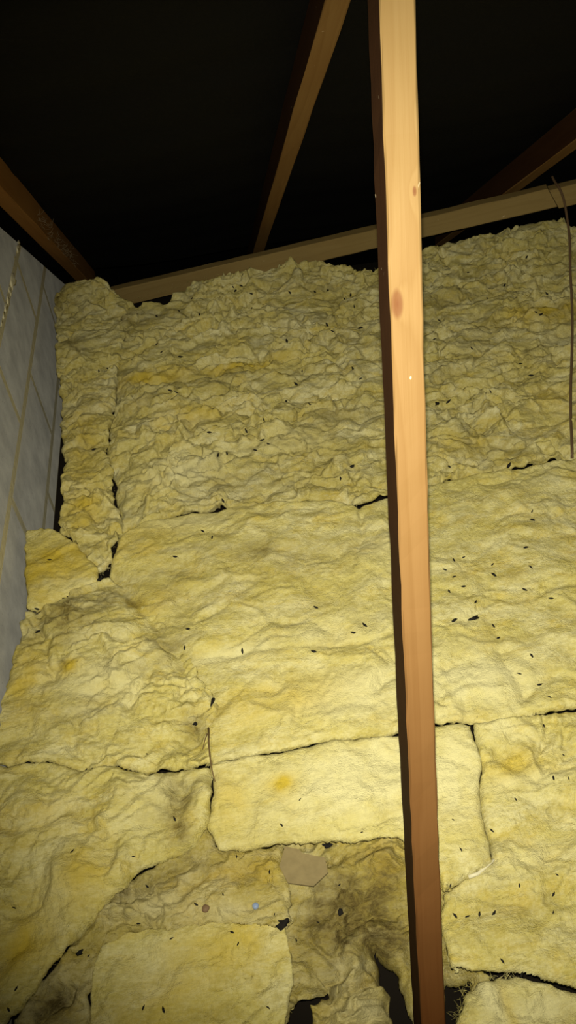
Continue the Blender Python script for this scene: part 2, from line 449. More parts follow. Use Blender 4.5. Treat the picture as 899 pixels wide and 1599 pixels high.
# diagonal brace nailed under the rafters: two lengths butting where the cable hooks over
BRM = wood_material('brace_pine', (0.27, 0.19, 0.070), (0.20, 0.13, 0.042), [(0.5, 0.02, -0.01, 0.01)], None, 1, 0.7, 0.8)
BRE = plain('fresh_cut_orange', (0.55, 0.30, 0.12), 0.7, 60.0, 0.3, 0.2, 0.001)
BW, BT = 0.074, 0.045
bl = at(190, 461, 3.2); br = at(899, 297, 2.75)
bdir = (br - bl) / np.linalg.norm(br - bl)
def brace_at(px):                                # point of the brace's middle line seen at a picture column
    best = min(((abs((RM.T @ (bl + bdir * t - CAM))[0] / (RM.T @ (bl + bdir * t - CAM))[2] * F + CX - px), t) for t in np.linspace(-0.4, 2.8, 3201)))
    return bl + bdir * best[1]
c0 = brace_at(140); c1 = brace_at(868); c2 = c1 + bdir * 0.75
timber('diagonal_brace', c0, c1, BW, BT, (0, 0, 1), BRM, 'long greyish pine diagonal brace crossing under the rafters above the insulation', 'brace', 'lengths of diagonal brace', 11, seg=30, cut1=0.03)
timber('diagonal_brace', c1 + bdir * 0.006 - np.array([0, 0, 0.006]), c2, BW, BT, (0, 0, 1), BRM, 'short end of diagonal brace at right edge beyond the hooked cable', 'brace', 'lengths of diagonal brace', 12, seg=8, cut0=-0.03)

# ------------------------------------------------------------------ glass wool batts
def poly_sd(x, y, poly):
    """signed distance, positive inside"""
    P = np.array(poly); n = len(P); d2 = np.full(x.shape, 1e9); inside = np.zeros(x.shape, bool)
    for i in range(n):
        a = P[i]; b = P[(i + 1) % n]; e = b - a
        wx = x - a[0]; wy = y - a[1]
        t = np.clip((wx * e[0] + wy * e[1]) / (e @ e), 0, 1)
        d2 = np.minimum(d2, (wx - e[0] * t) ** 2 + (wy - e[1] * t) ** 2)
        c = (a[1] > y) != (b[1] > y)
        with np.errstate(divide='ignore', invalid='ignore'):
            xi = a[0] + (y - a[1]) * e[0] / (e[1] if abs(e[1]) > 1e-12 else 1e-12)
        inside ^= c & (x < xi)
    return np.where(inside, 1, -1) * np.sqrt(d2)
def line_d(x, y, pts):
    d2 = np.full(x.shape, 1e9)
    for a, b in zip(pts[:-1], pts[1:]):
        a = np.array(a); b = np.array(b); e = b - a
        t = np.clip(((x - a[0]) * e[0] + (y - a[1]) * e[1]) / (e @ e), 0, 1)
        d2 = np.minimum(d2, (x - a[0] - e[0] * t) ** 2 + (y - a[1] - e[1] * t) ** 2)
    return np.sqrt(d2)

BATTS = []          # (verts, faces) for ray casting
def px_poly(pts, z): return [tuple(ground(px, py, z)[:2]) for px, py in pts]

def batt(name, label, pts, z, mat, seed, step=0.0035, r=0.022, rag=0.006, amp=1.0, clump=1.0, soft=1.0,
         tilt=(0, 0), creases=(), mounds=(), spots=(), skirt=0.014, world=None, group=None, cat='insulation', zmin=0.012, strata=0.0, drop=1.0, gap=-0.0010, hole=()):
    poly = (px_poly(pts, z) if world is None else world)
    P = np.array(poly); m = skirt + 0.01
    xs = np.arange(P[:, 0].min() - m, P[:, 0].max() + m, step); ys = np.arange(P[:, 1].min() - m, P[:, 1].max() + m, step)
    X, Y = np.meshgrid(xs, ys)
    wx = gnoise(X / 0.09, Y / 0.09, 901); wy = gnoise(X / 0.09, Y / 0.09, 902)
    jx = X + 0.007 * wx + 0.0024 * gnoise(X / 0.022, Y / 0.022, 905); jy = Y + 0.007 * wy + 0.0024 * gnoise(X / 0.022, Y / 0.022, 906)
    sd = poly_sd(jx, jy, poly) - gap - 0.0006 * gnoise(X / 0.10, Y / 0.10, 903)
    for hp in hole: sd = np.minimum(sd, -poly_sd(jx, jy, [tuple(ground(a, b, z)[:2]) for a, b in hp]))
    gy_, gx_ = np.gradient(sd, step)
    cx, cy = P[:, 0].mean(), P[:, 1].mean()
    # relief: broad sag, pillowy clumps, torn fibre flakes
    u = X + 0.05 * wx; v = Y * 1.45 + 0.05 * wy - 0.12 * X
    h = 0.012 * soft * fbm(u / 0.30, v / 0.30, seed + 5, 2)
    h += 0.021 * amp * fbm(u / 0.11, v / 0.11, seed + 6, 3)
    mask = np.clip(0.5 + 1.3 * fbm(X / 0.22, Y / 0.22, seed + 9, 2), 0.08, 1.3)
    h += 0.020 * clump * mask * (billow(u / 0.085, v / 0.085, seed + 7, 3, 0.40) - 0.6)
    h += 0.0050 * clump * mask * fbm(X / 0.017, Y / 0.017, seed + 8, 2)
    h += 0.0016 * (0.5 + 0.5 * clump) * fbm(X / 0.008, Y / 0.008, seed + 12, 2)
    if strata:      # loosened sheets overlapping like scales
        q = v / 0.085 + 0.9 * fbm(X / 0.14, Y / 0.14, seed + 14, 3)
        fr = q - np.floor(q); h += strata * np.where(fr < 0.84, 0.5 - fr / 0.84, -0.5 + (1 - np.cos((fr - 0.84) / 0.16 * math.pi)) / 2) * mask
    for (pp, depth, wid) in creases:
        dl = line_d(jx, jy, [tuple(ground(a, b, z)[:2]) for a, b in pp])
        h -= depth * np.exp(-(dl / wid) ** 1.4)
    for (px, py, rx, ry, hh) in mounds:
        c = ground(px, py, z); h += hh * np.exp(-((X - c[0]) / rx) ** 2 - ((Y - c[1]) / ry) ** 2)
    top = z + tilt[0] * (X - cx) + tilt[1] * (Y - cy) + h
    rr = r * (0.75 + 0.7 * np.clip(0.5 + gnoise(X / 0.13, Y / 0.13, seed + 20), 0, 1))
    e = np.clip(sd / rr, 0, 1)
    fall = rr * (1 - np.sqrt(np.clip(1 - (1 - e) ** 2, 0, 1)))
    tt = np.clip(-sd / skirt, 0, 1.3)
    Z = top - fall * drop - 0.016 * tt                      # beyond the lip the wool turns under and back in
    inw = np.where(sd < 0, -sd + 0.022 * tt, 0.0)
    X = X + gx_ * inw; Y = Y + gy_ * inw
    Z = np.maximum(Z, zmin)
    keep = (sd > -skirt) & (X > XW + 0.006) & ((sd > 0) | (np.hypot(gx_, gy_) > 0.8))
    ny, nx = X.shape
    q = keep[:-1, :-1] & keep[1:, :-1] & keep[:-1, 1:] & keep[1:, 1:]
    idx = np.arange(nx * ny).reshape(ny, nx)
    A = np.stack([idx[:-1, :-1][q], idx[:-1, 1:][q], idx[1:, 1:][q], idx[1:, :-1][q]], 1)
    used = np.zeros(nx * ny, bool); used[A.ravel()] = True
    remap = np.cumsum(used) - 1; A = remap[A]
    V = np.stack([X.ravel()[used], Y.ravel()[used], Z.ravel()[used]], 1)
    # tufts lean a little sideways, so that the relief overhangs
    k = 0.006 * clump
    V[:, 0] += k * gnoise(V[:, 0] / 0.03, V[:, 1] / 0.03, seed + 40); V[:, 1] -= np.abs(k * gnoise(V[:, 0] / 0.03, V[:, 1] / 0.03, seed + 41))
    org = np.array([cx, cy, 0.0])
    me = bpy.data.meshes.new(name)
    me.vertices.add(len(V)); me.vertices.foreach_set('co', (V - org).astype(np.float32).ravel())
    me.loops.add(len(A) * 4); me.loops.foreach_set('vertex_index', A.astype(np.int32).ravel())
    me.polygons.add(len(A)); me.polygons.foreach_set('loop_start', np.arange(0, len(A) * 4, 4, dtype=np.int32))
    me.update(calc_edges=True); me.validate()
    me.polygons.foreach_set('use_smooth', np.ones(len(A), bool))
    att = {'dirt': np.zeros(len(V)), 'pale': np.zeros(len(V)), 'gold': np.zeros(len(V))}
    nx_ = fbm(V[:, 0] / 0.05, V[:, 1] / 0.05, seed + 50, 3)
    for (kind, px, py, rx, ry, s) in spots:
        c = ground(px, py, z)
        g = np.exp(-((V[:, 0] - c[0]) / rx) ** 2 - ((V[:, 1] - c[1]) / ry) ** 2)
        att[kind] = np.clip(att[kind] + s * np.clip(g * (1 + 1.1 * nx_), 0, 1.2), 0, 1)
    for kx, arr in att.items():
        a = me.attributes.new(kx, 'FLOAT', 'POINT'); a.data.foreach_set('value', arr.astype(np.float32))
    o = link(name, me, mat, None, Vector(org))
    tag(o, label, cat, group or 'yellow glass wool batts')
    BATTS.append((V, A))
    return o

S1 = [(190, 838), (226, 814), (300, 798), (400, 786), (520, 779), (556, 789), (600, 773), (670, 752), (760, 735), (899, 712), (1010, 690), (1300, 635), (1650, 568)]
FAR_EDGE = [(196, 470), (215, 476), (240, 466), (258, 470), (275, 452), (335, 430), (400, 421), (500, 416), (560, 424), (590, 424), (640, 402), (700, 380), (760, 372), (850, 360), (900, 364), (1010, 352), (1300, 310), (1650, 258)]
# far batt
batt('insulation_batt', 'wide dusty yellow batt at the back, strewn with droppings below the brace',
     FAR_EDGE + S1[::-1] + [(178, 760), (160, 690), (172, 610), (186, 540)], 0.25, WOOL_FAR, 100, step=0.0040, r=0.016, rag=0.012, amp=1.5, clump=1.75, strata=0.013, soft=1.6, gap=0.0012,
     creases=[([(176, 600), (166, 690), (182, 765), (200, 830)], 0.032, 0.030), ([(175, 625), (230, 600), (330, 585), (430, 572)], 0.010, 0.012), ([(670, 560), (760, 545), (899, 530)], 0.010, 0.02), ([(300, 480), (420, 470), (560, 500)], 0.008, 0.02)],
     mounds=[(850, 372, 0.22, 0.10, 0.05), (720, 385, 0.12, 0.08, 0.02), (480, 430, 0.25, 0.08, 0.02), (300, 610, 0.3, 0.06, 0.012)],
     spots=[('gold', 850, 490, 0.16, 0.05, 0.9), ('gold', 230, 592, 0.12, 0.03, 1.0), ('gold', 380, 570, 0.14, 0.025, 0.9), ('gold', 700, 700, 0.1, 0.06, 0.4), ('dirt', 700, 470, 0.12, 0.04, 0.4), ('pale', 885, 528, 0.08, 0.05, 0.8), ('gold', 870, 625, 0.05, 0.06, 0.6),
            ('pale', 290, 740, 0.12, 0.07, 0.7), ('pale', 450, 690, 0.15, 0.05, 0.4), ('gold', 300, 650, 0.1, 0.05, 0.5), ('dirt', 520, 650, 0.15, 0.04, 0.35), ('dirt', 200, 500, 0.15, 0.1, 0.5)])
# roll along the wall
batt('insulation_batt', 'narrow yellow batt running alongside the block wall toward the eaves',
     [(96, 448), (125, 440), (160, 448), (200, 474), (192, 540), (178, 610), (165, 690), (177, 762), (188, 800), (191, 828), (166, 886), (150, 888), (120, 850), (94, 830), (95, 770), (95, 710), (92, 640), (88, 540), (86, 480)],
     0.255, WOOL_FAR, 200, step=0.0033, r=0.013, rag=0.009, amp=1.3, clump=1.6, strata=0.010, gap=-0.001,
     mounds=[(135, 462, 0.11, 0.10, 0.05), (95, 640, 0.04, 0.4, -0.02), (120, 560, 0.06, 0.12, 0.012)],
     spots=[('gold', 130, 700, 0.05, 0.2, 0.5), ('dirt', 100, 470, 0.1, 0.12, 0.6), ('dirt', 118, 545, 0.05, 0.06, 0.6), ('gold', 130, 800, 0.05, 0.08, 0.7)])
# flap by the wall
batt('insulation_offcut', 'small bright yellow offcut wedged flat against the block wall',
     [(38, 826), (62, 822), (84, 826), (120, 848), (152, 884), (150, 906), (112, 922), (84, 934), (56, 950), (38, 946)], 0.262, WOOL_MID, 300, step=0.003, r=0.012, rag=0.003, amp=0.5, clump=0.45,
     spots=[('gold', 60, 890, 0.1, 0.1, 0.75), ('gold', 120, 860, 0.06, 0.05, 0.6)])
# mid batt
batt('insulation_batt', 'broad yellow batt across the middle, between the two long seams',
     S1 + [(1650, 965), (1300, 1030), (1010, 1084), (899, 1105), (800, 1120), (740, 1128), (690, 1131), (620, 1140), (500, 1157), (400, 1172), (332, 1190), (310, 1150), (312, 1100), (278, 1058), (240, 1000), (190, 950), (164, 892)],
     0.25, WOOL_MID, 400, step=0.0032, r=0.014, rag=0.006, amp=0.52, clump=0.42, soft=1.4, strata=0.0, gap=0.0006,
     creases=[([(168, 893), (225, 955), (275, 1010), (305, 1080), (302, 1150)], 0.020, 0.028), ([(560, 790), (566, 830), (560, 860)], 0.010, 0.010), ([(310, 1025), (450, 1010), (560, 1000), (680, 975)], 0.006, 0.010), ([(770, 970), (790, 1040), (830, 1100)], 0.008, 0.015),
              ([(680, 1050), (780, 1020), (899, 965)], 0.006, 0.02)],
     mounds=[(240, 860, 0.12, 0.12, 0.015), (420, 860, 0.2, 0.15, 0.012), (330, 930, 0.1, 0.06, -0.008)],
     spots=[('pale', 560, 1080, 0.18, 0.06, 0.9), ('pale', 720, 1060, 0.12, 0.10, 0.7), ('dirt', 200, 940, 0.05, 0.04, 0.6), ('dirt', 255, 1005, 0.05, 0.05, 0.6), ('dirt', 290, 1060, 0.03, 0.05, 0.6), ('dirt', 470, 870, 0.12, 0.05, 0.3), ('pale', 600, 860, 0.08, 0.08, 0.5), ('pale', 345, 1022, 0.10, 0.02, 0.9), ('pale', 520, 985, 0.14, 0.05, 0.5), ('gold', 430, 1090, 0.13, 0.05, 0.5), ('gold', 230, 940, 0.06, 0.04, 0.6),  # first two pale spots paint the flash's hot spot into the wool
            ('dirt', 290, 900, 0.14, 0.10, 0.35), ('dirt', 305, 1125, 0.04, 0.035, 0.8), ('dirt', 410, 860, 0.06, 0.03, 0.5), ('gold', 220, 850, 0.1, 0.06, 0.5), ('pale', 290, 815, 0.14, 0.03, 0.6), ('pale', 800, 1060, 0.1, 0.05, 0.4)])
# near centre batt; its pale spots paint in part of the flash's hot spot
batt('insulation_batt', 'pale yellow smooth batt behind the strut, brightest in the flash',
     [(330, 1192), (400, 1174), (500, 1159), (620, 1142), (690, 1133), (738, 1130), (746, 1180), (748, 1235), (758, 1290), (770, 1342), (736, 1366), (690, 1384), (655, 1330), (624, 1304), (560, 1311), (500, 1307), (440, 1315), (336, 1322), (318, 1290), (332, 1240)],
     0.262, WOOL_MID, 500, step=0.0026, r=0.014, rag=0.004, amp=0.42, clump=0.25,
     creases=[([(400, 1185), (395, 1240), (398, 1300)], 0.004, 0.012), ([(480, 1165), (450, 1240), (470, 1300)], 0.004, 0.02), ([(540, 1290), (625, 1275)], 0.006, 0.01)],
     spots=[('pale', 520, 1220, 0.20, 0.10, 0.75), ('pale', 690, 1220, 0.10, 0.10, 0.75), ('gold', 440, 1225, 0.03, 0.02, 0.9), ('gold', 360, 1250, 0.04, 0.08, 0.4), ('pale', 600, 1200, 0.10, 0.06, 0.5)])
# right batt
batt('insulation_batt', 'creased yellow batt at right of the strut, below the thin dark seam',
     [(742, 1128), (800, 1120), (899, 1105), (1010, 1086), (1300, 1032), (1650, 967), (1650, 1775), (1010, 1575), (899, 1541), (840, 1522), (790, 1518), (740, 1514), (698, 1508), (690, 1450), (688, 1390), (736, 1368), (770, 1342), (758, 1290), (748, 1235), (746, 1180)],
     0.25, WOOL_MID, 600, step=0.0026, r=0.016, rag=0.004, amp=0.8, clump=0.55, strata=0.004,
     creases=[([(700, 1385), (760, 1405), (899, 1400)], 0.010, 0.02), ([(690, 1430), (790, 1425), (899, 1445)], 0.008, 0.02), ([(770, 1180), (850, 1225), (899, 1215)], 0.006, 0.015)],
     mounds=[(820, 1480, 0.12, 0.06, 0.012), (800, 1350, 0.1, 0.05, 0.008)],
     spots=[('pale', 780, 1140, 0.05, 0.03, 0.6), ('pale', 810, 1220, 0.10, 0.02, 0.8), ('gold', 800, 1190, 0.06, 0.03, 0.6), ('pale', 840, 1330, 0.08, 0.03, 0.5), ('dirt', 800, 1420, 0.1, 0.05, 0.25)])
# left batts
batt('insulation_batt', 'lumpy mottled yellow batt in front of the offcut with an orange spot',
     [(56, 952), (88, 938), (118, 924), (152, 908), (166, 892), (222, 934), (278, 984), (310, 1048), (340, 1100), (332, 1150), (333, 1195), (230, 1201), (80, 1190), (-60, 1190), (-60, 1110), (0, 1084), (16, 1030), (30, 980), (40, 950)],
     0.252, WOOL_MID, 700, step=0.0028, r=0.014, rag=0.008, amp=0.95, clump=1.1, strata=0.006,
     creases=[([(168, 893), (225, 955), (275, 1010), (305, 1080), (302, 1150)], 0.020, 0.028), ([(60, 960), (62, 1000), (85, 1060)], 0.014, 0.012), ([(130, 1080), (240, 1050), (280, 1040)], 0.007, 0.02)],
     mounds=[(130, 990, 0.09, 0.09, 0.028), (180, 1060, 0.10, 0.06, 0.012), (30, 1080, 0.05, 0.1, -0.01)],
     spots=[('gold', 112, 1042, 0.022, 0.018, 1.0), ('dirt', 100, 1040, 0.010, 0.010, 0.7), ('dirt', 105, 970, 0.10, 0.07, 0.9), ('dirt', 260, 1000, 0.05, 0.06, 0.4), ('dirt', 220, 1040, 0.12, 0.02, 0.35), ('pale', 160, 1070, 0.08, 0.05, 1.0), ('dirt', 160, 930, 0.06, 0.03, 0.4),
            ('gold', 40, 1060, 0.05, 0.10, 0.6), ('dirt', 305, 1130, 0.03, 0.04, 0.8), ('dirt', 120, 1110, 0.08, 0.04, 0.4), ('pale', 230, 1010, 0.06, 0.03, 0.4)])
batt('insulation_batt', 'large soft yellow batt filling the lower left beside the dark diagonal gap',
     [(-60, 1186), (80, 1186), (230, 1198), (330, 1194), (333, 1240), (319, 1290), (302, 1316), (264, 1332), (224, 1350), (190, 1378), (154, 1423), (116, 1460), (84, 1495), (50, 1543), (0, 1596), (-130, 1880), (-200, 1880), (-200, 1250)],
     0.262, WOOL_MID, 800, step=0.0026, r=0.020, rag=0.009, gap=0.0012, amp=1.0, clump=0.75,
     creases=[([(40, 1318), (90, 1308), (150, 1295), (165, 1310)], 0.009, 0.012), ([(280, 1200), (284, 1250), (270, 1310)], 0.014, 0.020)],
     mounds=[(120, 1350, 0.06, 0.05, 0.02), (30, 1500, 0.06, 0.1, -0.01)],
     spots=[('gold', 130, 1370, 0.05, 0.06, 0.6), ('gold', 30, 1470, 0.05, 0.05, 0.8), ('pale', 85, 1400, 0.035, 0.05, 0.6), ('pale', 240, 1250, 0.06, 0.05, 0.5), ('dirt', 282, 1235, 0.03, 0.06, 0.8), ('dirt', 272, 1295, 0.03, 0.04, 0.7), ('gold', 60, 1280, 0.08, 0.04, 0.4)])
# bottom centre batt
batt('insulation_batt', 'square cut flat yellow batt at the bottom centre with crisp corner',
     [(160, 1480), (200, 1458), (250, 1450), (330, 1442), (420, 1445), (447, 1453), (452, 1500), (456, 1535), (450, 1580), (430, 1900), (110, 1900), (136, 1580), (148, 1510)],
     0.226, WOOL_MID, 900, step=0.0024, r=0.004, rag=0.003, amp=0.7, clump=0.4, gap=-0.0016,
     spots=[('gold', 350, 1480, 0.08, 0.04, 0.6), ('pale', 250, 1500, 0.08, 0.03, 0.3), ('gold', 250, 1580, 0.1, 0.05, 0.4)])
batt('insulation_batt', 'lumpy dirty strip of wool between the diagonal gap and the square batt',
     [(336, 1321), (440, 1316), (454, 1400), (450, 1452), (400, 1446), (330, 1443), (250, 1452), (200, 1460), (160, 1482), (148, 1512), (136, 1582), (106, 1900), (-120, 1900), (10, 1610), (52, 1548), (92, 1500), (112, 1456), (160, 1428), (184, 1376), (230, 1358), (262, 1332), (300, 1306), (320, 1296)],
     0.227, WOOL_OLD, 950, step=0.0024, r=0.012, rag=0.006, amp=1.1, clump=1.3, strata=0.006, gap=-0.001,
     creases=[([(205, 1400), (250, 1370), (300, 1345)], 0.016, 0.008), ([(60, 1590), (100, 1560), (112, 1540)], 0.03, 0.008)],
     mounds=[(360, 1390, 0.05, 0.02, 0.010), (260, 1420, 0.06, 0.03, 0.012)],
     spots=[('pale', 240, 1420, 0.06, 0.025, 0.7), ('pale', 360, 1425, 0.06, 0.015, 0.8), ('gold', 390, 1360, 0.05, 0.03, 0.6), ('dirt', 200, 1390, 0.04, 0.02, 0.7), ('dirt', 300, 1350, 0.07, 0.025, 0.4), ('dirt', 90, 1575, 0.03, 0.03, 0.9)])
# bottom right torn batt
batt('insulation_batt', 'pale torn ended batt in the bottom right corner',
     [(716, 1580), (728, 1548), (742, 1530), (790, 1524), (840, 1527), (899, 1548), (1010, 1584), (1650, 1785), (1650, 1950), (700, 1900), (704, 1620)], 0.247, WOOL_MID, 1000, step=0.0022, r=0.016, rag=0.010, amp=0.9, clump=1.0,
     spots=[('pale', 770, 1560, 0.03, 0.05, 0.9), ('pale', 860, 1575, 0.05, 0.03, 0.7), ('gold', 800, 1590, 0.01, 0.05, 0.5)])
# older lower layer in the hollow
batt('insulation_layer', 'older dirty yellow wool lying lower down in the hollow around the strut',
     [(425, 1300), (560, 1290), (660, 1290), (720, 1360), (740, 1470), (770, 1520), (760, 1640), (740, 1900), (420, 1900), (430, 1540), (425, 1440)], 0.170, WOOL_OLD, 1100, step=0.0023, r=0.030, rag=0.008, amp=1.7, clump=1.4, strata=0.010,
     hole=[[(586, 1474), (604, 1486), (632, 1530), (650, 1590), (664, 1690), (606, 1690), (622, 1600), (606, 1540)], [(696, 1512), (742, 1516), (734, 1548), (716, 1578), (708, 1660), (680, 1660)], [(450, 1612), (464, 1560), (506, 1542), (484, 1568), (474, 1640)]],
     creases=[([(592, 1488), (618, 1535), (640, 1590), (650, 1650)], 0.06, 0.035), ([(706, 1522), (716, 1545), (704, 1600)], 0.06, 0.035), ([(500, 1590), (535, 1545), (600, 1515)], 0.03, 0.016)],
     mounds=[(560, 1575, 0.045, 0.045, 0.035), (600, 1350, 0.05, 0.05, 0.04), (450, 1380, 0.03, 0.06, 0.03), (520, 1480, 0.05, 0.03, 0.02)],
     spots=[('dirt', 550, 1400, 0.09, 0.07, 0.9), ('dirt', 520, 1470, 0.06, 0.06, 0.6), ('gold', 590, 1350, 0.05, 0.04, 0.5), ('pale', 570, 1580, 0.05, 0.03, 0.7), ('dirt', 600, 1450, 0.05, 0.05, 0.8)])

# ------------------------------------------------------------------ ray casting onto the wool to rest small things on it
off_ = 0; VV = []; AA = []
for V, A in BATTS:
    VV.append(V); AA.append(A + off_); off_ += len(V)
VV = np.concatenate(VV); AA = np.concatenate(AA)
BVH = BVHTree.FromPolygons(VV.tolist(), AA.tolist())
def on_wool(px, py):
    d = Vector(ray(px, py)).normalized()
    hit = BVH.ray_cast(Vector(CAM), d)
    if hit[0] is None: return Vector(ground(px, py)), Vector((0, 0, 1))
    return hit[0], hit[1] if hit[1].z > 0 else -hit[1]

# ------------------------------------------------------------------ droppings
def dropping_mesh(seed):
    g = random.Random(seed); L = 1.0; n = 6
    rad = [0.10, 0.75, 1.0, 0.95, 0.65, 0.08]; v = []; f = []
    bend = g.uniform(-0.25, 0.25)
    for i, rr in enumerate(rad):
        t = i / 5.0; x = (t - 0.5)
        for k in range(n):
            a = 2 * math.pi * k / n
            rk = 0.17 * rr * g.uniform(0.85, 1.15)
            v.append((x, rk * math.cos(a) + bend * (x * x - 0.08), rk * math.sin(a)))
    for i in range(5):
        for k in range(n):
            a = i * n + k; b = i * n + (k + 1) % n; f.append((a, b, b + n, a + n))
    f.append(tuple(range(n - 1, -1, -1))); f.append(tuple(range(5 * n, 6 * n)))
    return mesh('dropping', v, f, True)
DM = [dropping_mesh(s) for s in range(5)]
for m_ in DM: m_.materials.append(DROP)

def zoomed(x0, y0, s, pts): return [(x0 + a / s, y0 + b / s) for a, b in pts]
FARP = zoomed(170, 380, 2.09, [(405, 143), (430, 140), (412, 157), (463, 165), (590, 162), (673, 160), (715, 155), (787, 170), (768, 183), (800, 207), (465, 212), (272, 180), (228, 222), (295, 233),
    (155, 240), (157, 330), (172, 356), (233, 372), (728, 287), (820, 278), (710, 268), (580, 320), (630, 418), (796, 410), (820, 442), (609, 460), (200, 482), (219, 487), (655, 526), (577, 518), (506, 576),
    (448, 612), (327, 618), (501, 643), (520, 655), (478, 677), (354, 693), (384, 687), (795, 728), (755, 768), (372, 840)])
FARR = zoomed(550, 200, 2.576, [(465, 582), (541, 686), (350, 776), (330, 850), (480, 887), (737, 742), (757, 752), (612, 634), (780, 667), (674, 950), (718, 998), (700, 520), (555, 1060)]) + \
    zoomed(550, 600, 2.576, [(386, 70), (387, 332), (630, 328)])
WALLP = [(154, 580), (168, 576), (147, 703)]
MIDL = zoomed(150, 760, 1.9128, [(318, 134), (347, 153), (235, 210), (656, 362), (802, 415), (768, 437), (650, 494), (436, 491), (265, 482), (274, 426)])
MIDR = zoomed(550, 600, 2.576, [(722, 512), (724, 548), (697, 659), (716, 737), (563, 726), (568, 769), (447, 697), (407, 709), (371, 747), (409, 776), (446, 815), (388, 835), (494, 877), (410, 953), (692, 828),
    (586, 1022), (720, 1093), (566, 973), (797, 862)]) + zoomed(550, 1000, 2.576, [(671, 135), (752, 180), (793, 229)])
RIGHTP = zoomed(550, 1000, 2.576, [(737, 297), (768, 344), (848, 462), (808, 555), (869, 556), (656, 640), (561, 765), (671, 985), (808, 1020), (510, 1102), (570, 1098), (413, 1108), (808, 1095), (603, 1290),
    (680, 1346), (463, 1112), (822, 943), (393, 985)])
CENP = zoomed(550, 1000, 2.576, [(405, 722), (436, 842), (38, 772)]) + zoomed(300, 1000, 2.5686, [(358, 742), (433, 638)])
LEFTP = zoomed(0, 1100, 2.5686, [(347, 262), (535, 610), (58, 815), (65, 1140), (700, 460), (290, 590)])
LEFTU = zoomed(0, 1100, 2.5686, [(590, 200)]) + zoomed(0, 750, 2.7242, [(155, 547), (160, 645)])
HOLL = zoomed(300, 1000, 2.5686, [(310, 928), (178, 868), (468, 902), (15, 1060), (124, 1020), (505, 1133), (417, 1204), (330, 1100), (533, 890), (590, 980)]) + \
    zoomed(0, 1100, 2.5686, [(555, 880), (588, 730), (785, 803), (35, 1225), (355, 1008)])
BOTP = zoomed(300, 1000, 2.5686, [(160, 1172), (183, 1217), (304, 1473)]) + zoomed(0, 1100, 2.5686, [(688, 939), (655, 1225), (575, 1217)])
FLAP = [(77, 875)]
DN = 0
def drop_at(px, py, label, group, scale=1.0, ang=None):
    global DN
    g = random.Random(DN * 13 + 5); DN += 1
    P, n = on_wool(px, py)
    n = (n + Vector((0, 0, 0.6))).normalized()
    L = (0.0125 + g.uniform(-0.003, 0.003)) * scale
    a = g.uniform(0, math.pi) if ang is None else ang
    x = Vector((math.cos(a), math.sin(a), 0)); x = (x - n * x.dot(n)).normalized(); y = n.cross(x)
    o = bpy.data.objects.new('dropping', DM[g.randrange(5)]); COL.objects.link(o)
    wv = g.uniform(0.85, 1.2)
    M = Matrix.Identity(4)
    for i in range(3):
        M[i][0] = x[i] * L; M[i][1] = y[i] * L * wv; M[i][2] = n[i] * L * wv; M[i][3] = P[i] + n[i] * L * 0.16
    o.matrix_world = M
    tag(o, label, 'dropping', group)
FA = [p for p in FARP if p[1] < 497]; FB = [p for p in FARP if 497 <= p[1] < 632]; FC = [p for p in FARP if p[1] >= 632]
ORD = ['first', 'second', 'third', 'fourth', 'fifth', 'sixth', 'seventh', 'eighth', 'ninth', 'tenth', 'eleventh', 'twelfth', 'thirteenth', 'fourteenth', 'fifteenth', 'sixteenth', 'seventeenth', 'eighteenth',
       'nineteenth', 'twentieth', 'twenty-first', 'twenty-second', 'twenty-third', 'twenty-fourth']
for pts, where, grp in ((FA, 'small black dropping on the back batt near its far rim', 'droppings near the far rim'), (FB, 'small black dropping across the middle of the back batt', 'droppings across the back batt'),
        (FC, 'small black dropping on the back batt near the long seam', 'droppings by the long seam'), (FARR, 'small black dropping on the back batt right of the strut', 'droppings on the back batt, right'),
        (WALLP, 'small black dropping on the narrow batt alongside the wall', 'droppings on the wall batt'), (MIDL, 'small black dropping on the broad middle batt left of the strut', 'droppings on the middle batt, left'),
        (MIDR, 'small black dropping on the broad middle batt right of the strut', 'droppings on the middle batt, right'), (RIGHTP, 'small black dropping on the creased right-hand batt', 'droppings on the right batt'),
        (CENP, 'tiny black dropping on the pale smooth batt behind the strut', 'droppings on the bright batt'), (LEFTP, 'small black dropping on the large lower left batt', 'droppings on the lower left batt'),
        (LEFTU, 'small black dropping on the lumpy left batt', 'droppings on the lumpy left batt'),
        (HOLL, 'small black dropping on the dirty wool down in the hollow', 'droppings in the hollow'), (BOTP, 'small black dropping on the flat bottom centre batt', 'droppings on the bottom batt'),
        (FLAP, 'single black dropping on the bright offcut against the wall', None)):
    for k_, (px, py) in enumerate(sorted(pts)):
        sc = 0.6 if grp in ('droppings on the bright batt', 'droppings in the hollow') else 0.72 if py > 1080 else 1.1 if py > 780 else 1.4
        drop_at(px, py, where + (', %s from left' % ORD[k_] if len(pts) > 1 else ''), grp, sc)
def loose(name, me, mat, px, py, label, cat, lift=0.0, rz=0.0, group=None):
    P, n = on_wool(px, py); o = link(name, me, mat, None, P + n * lift)
    o.rotation_euler = (0, 0, rz); tag(o, label, cat, group); return o
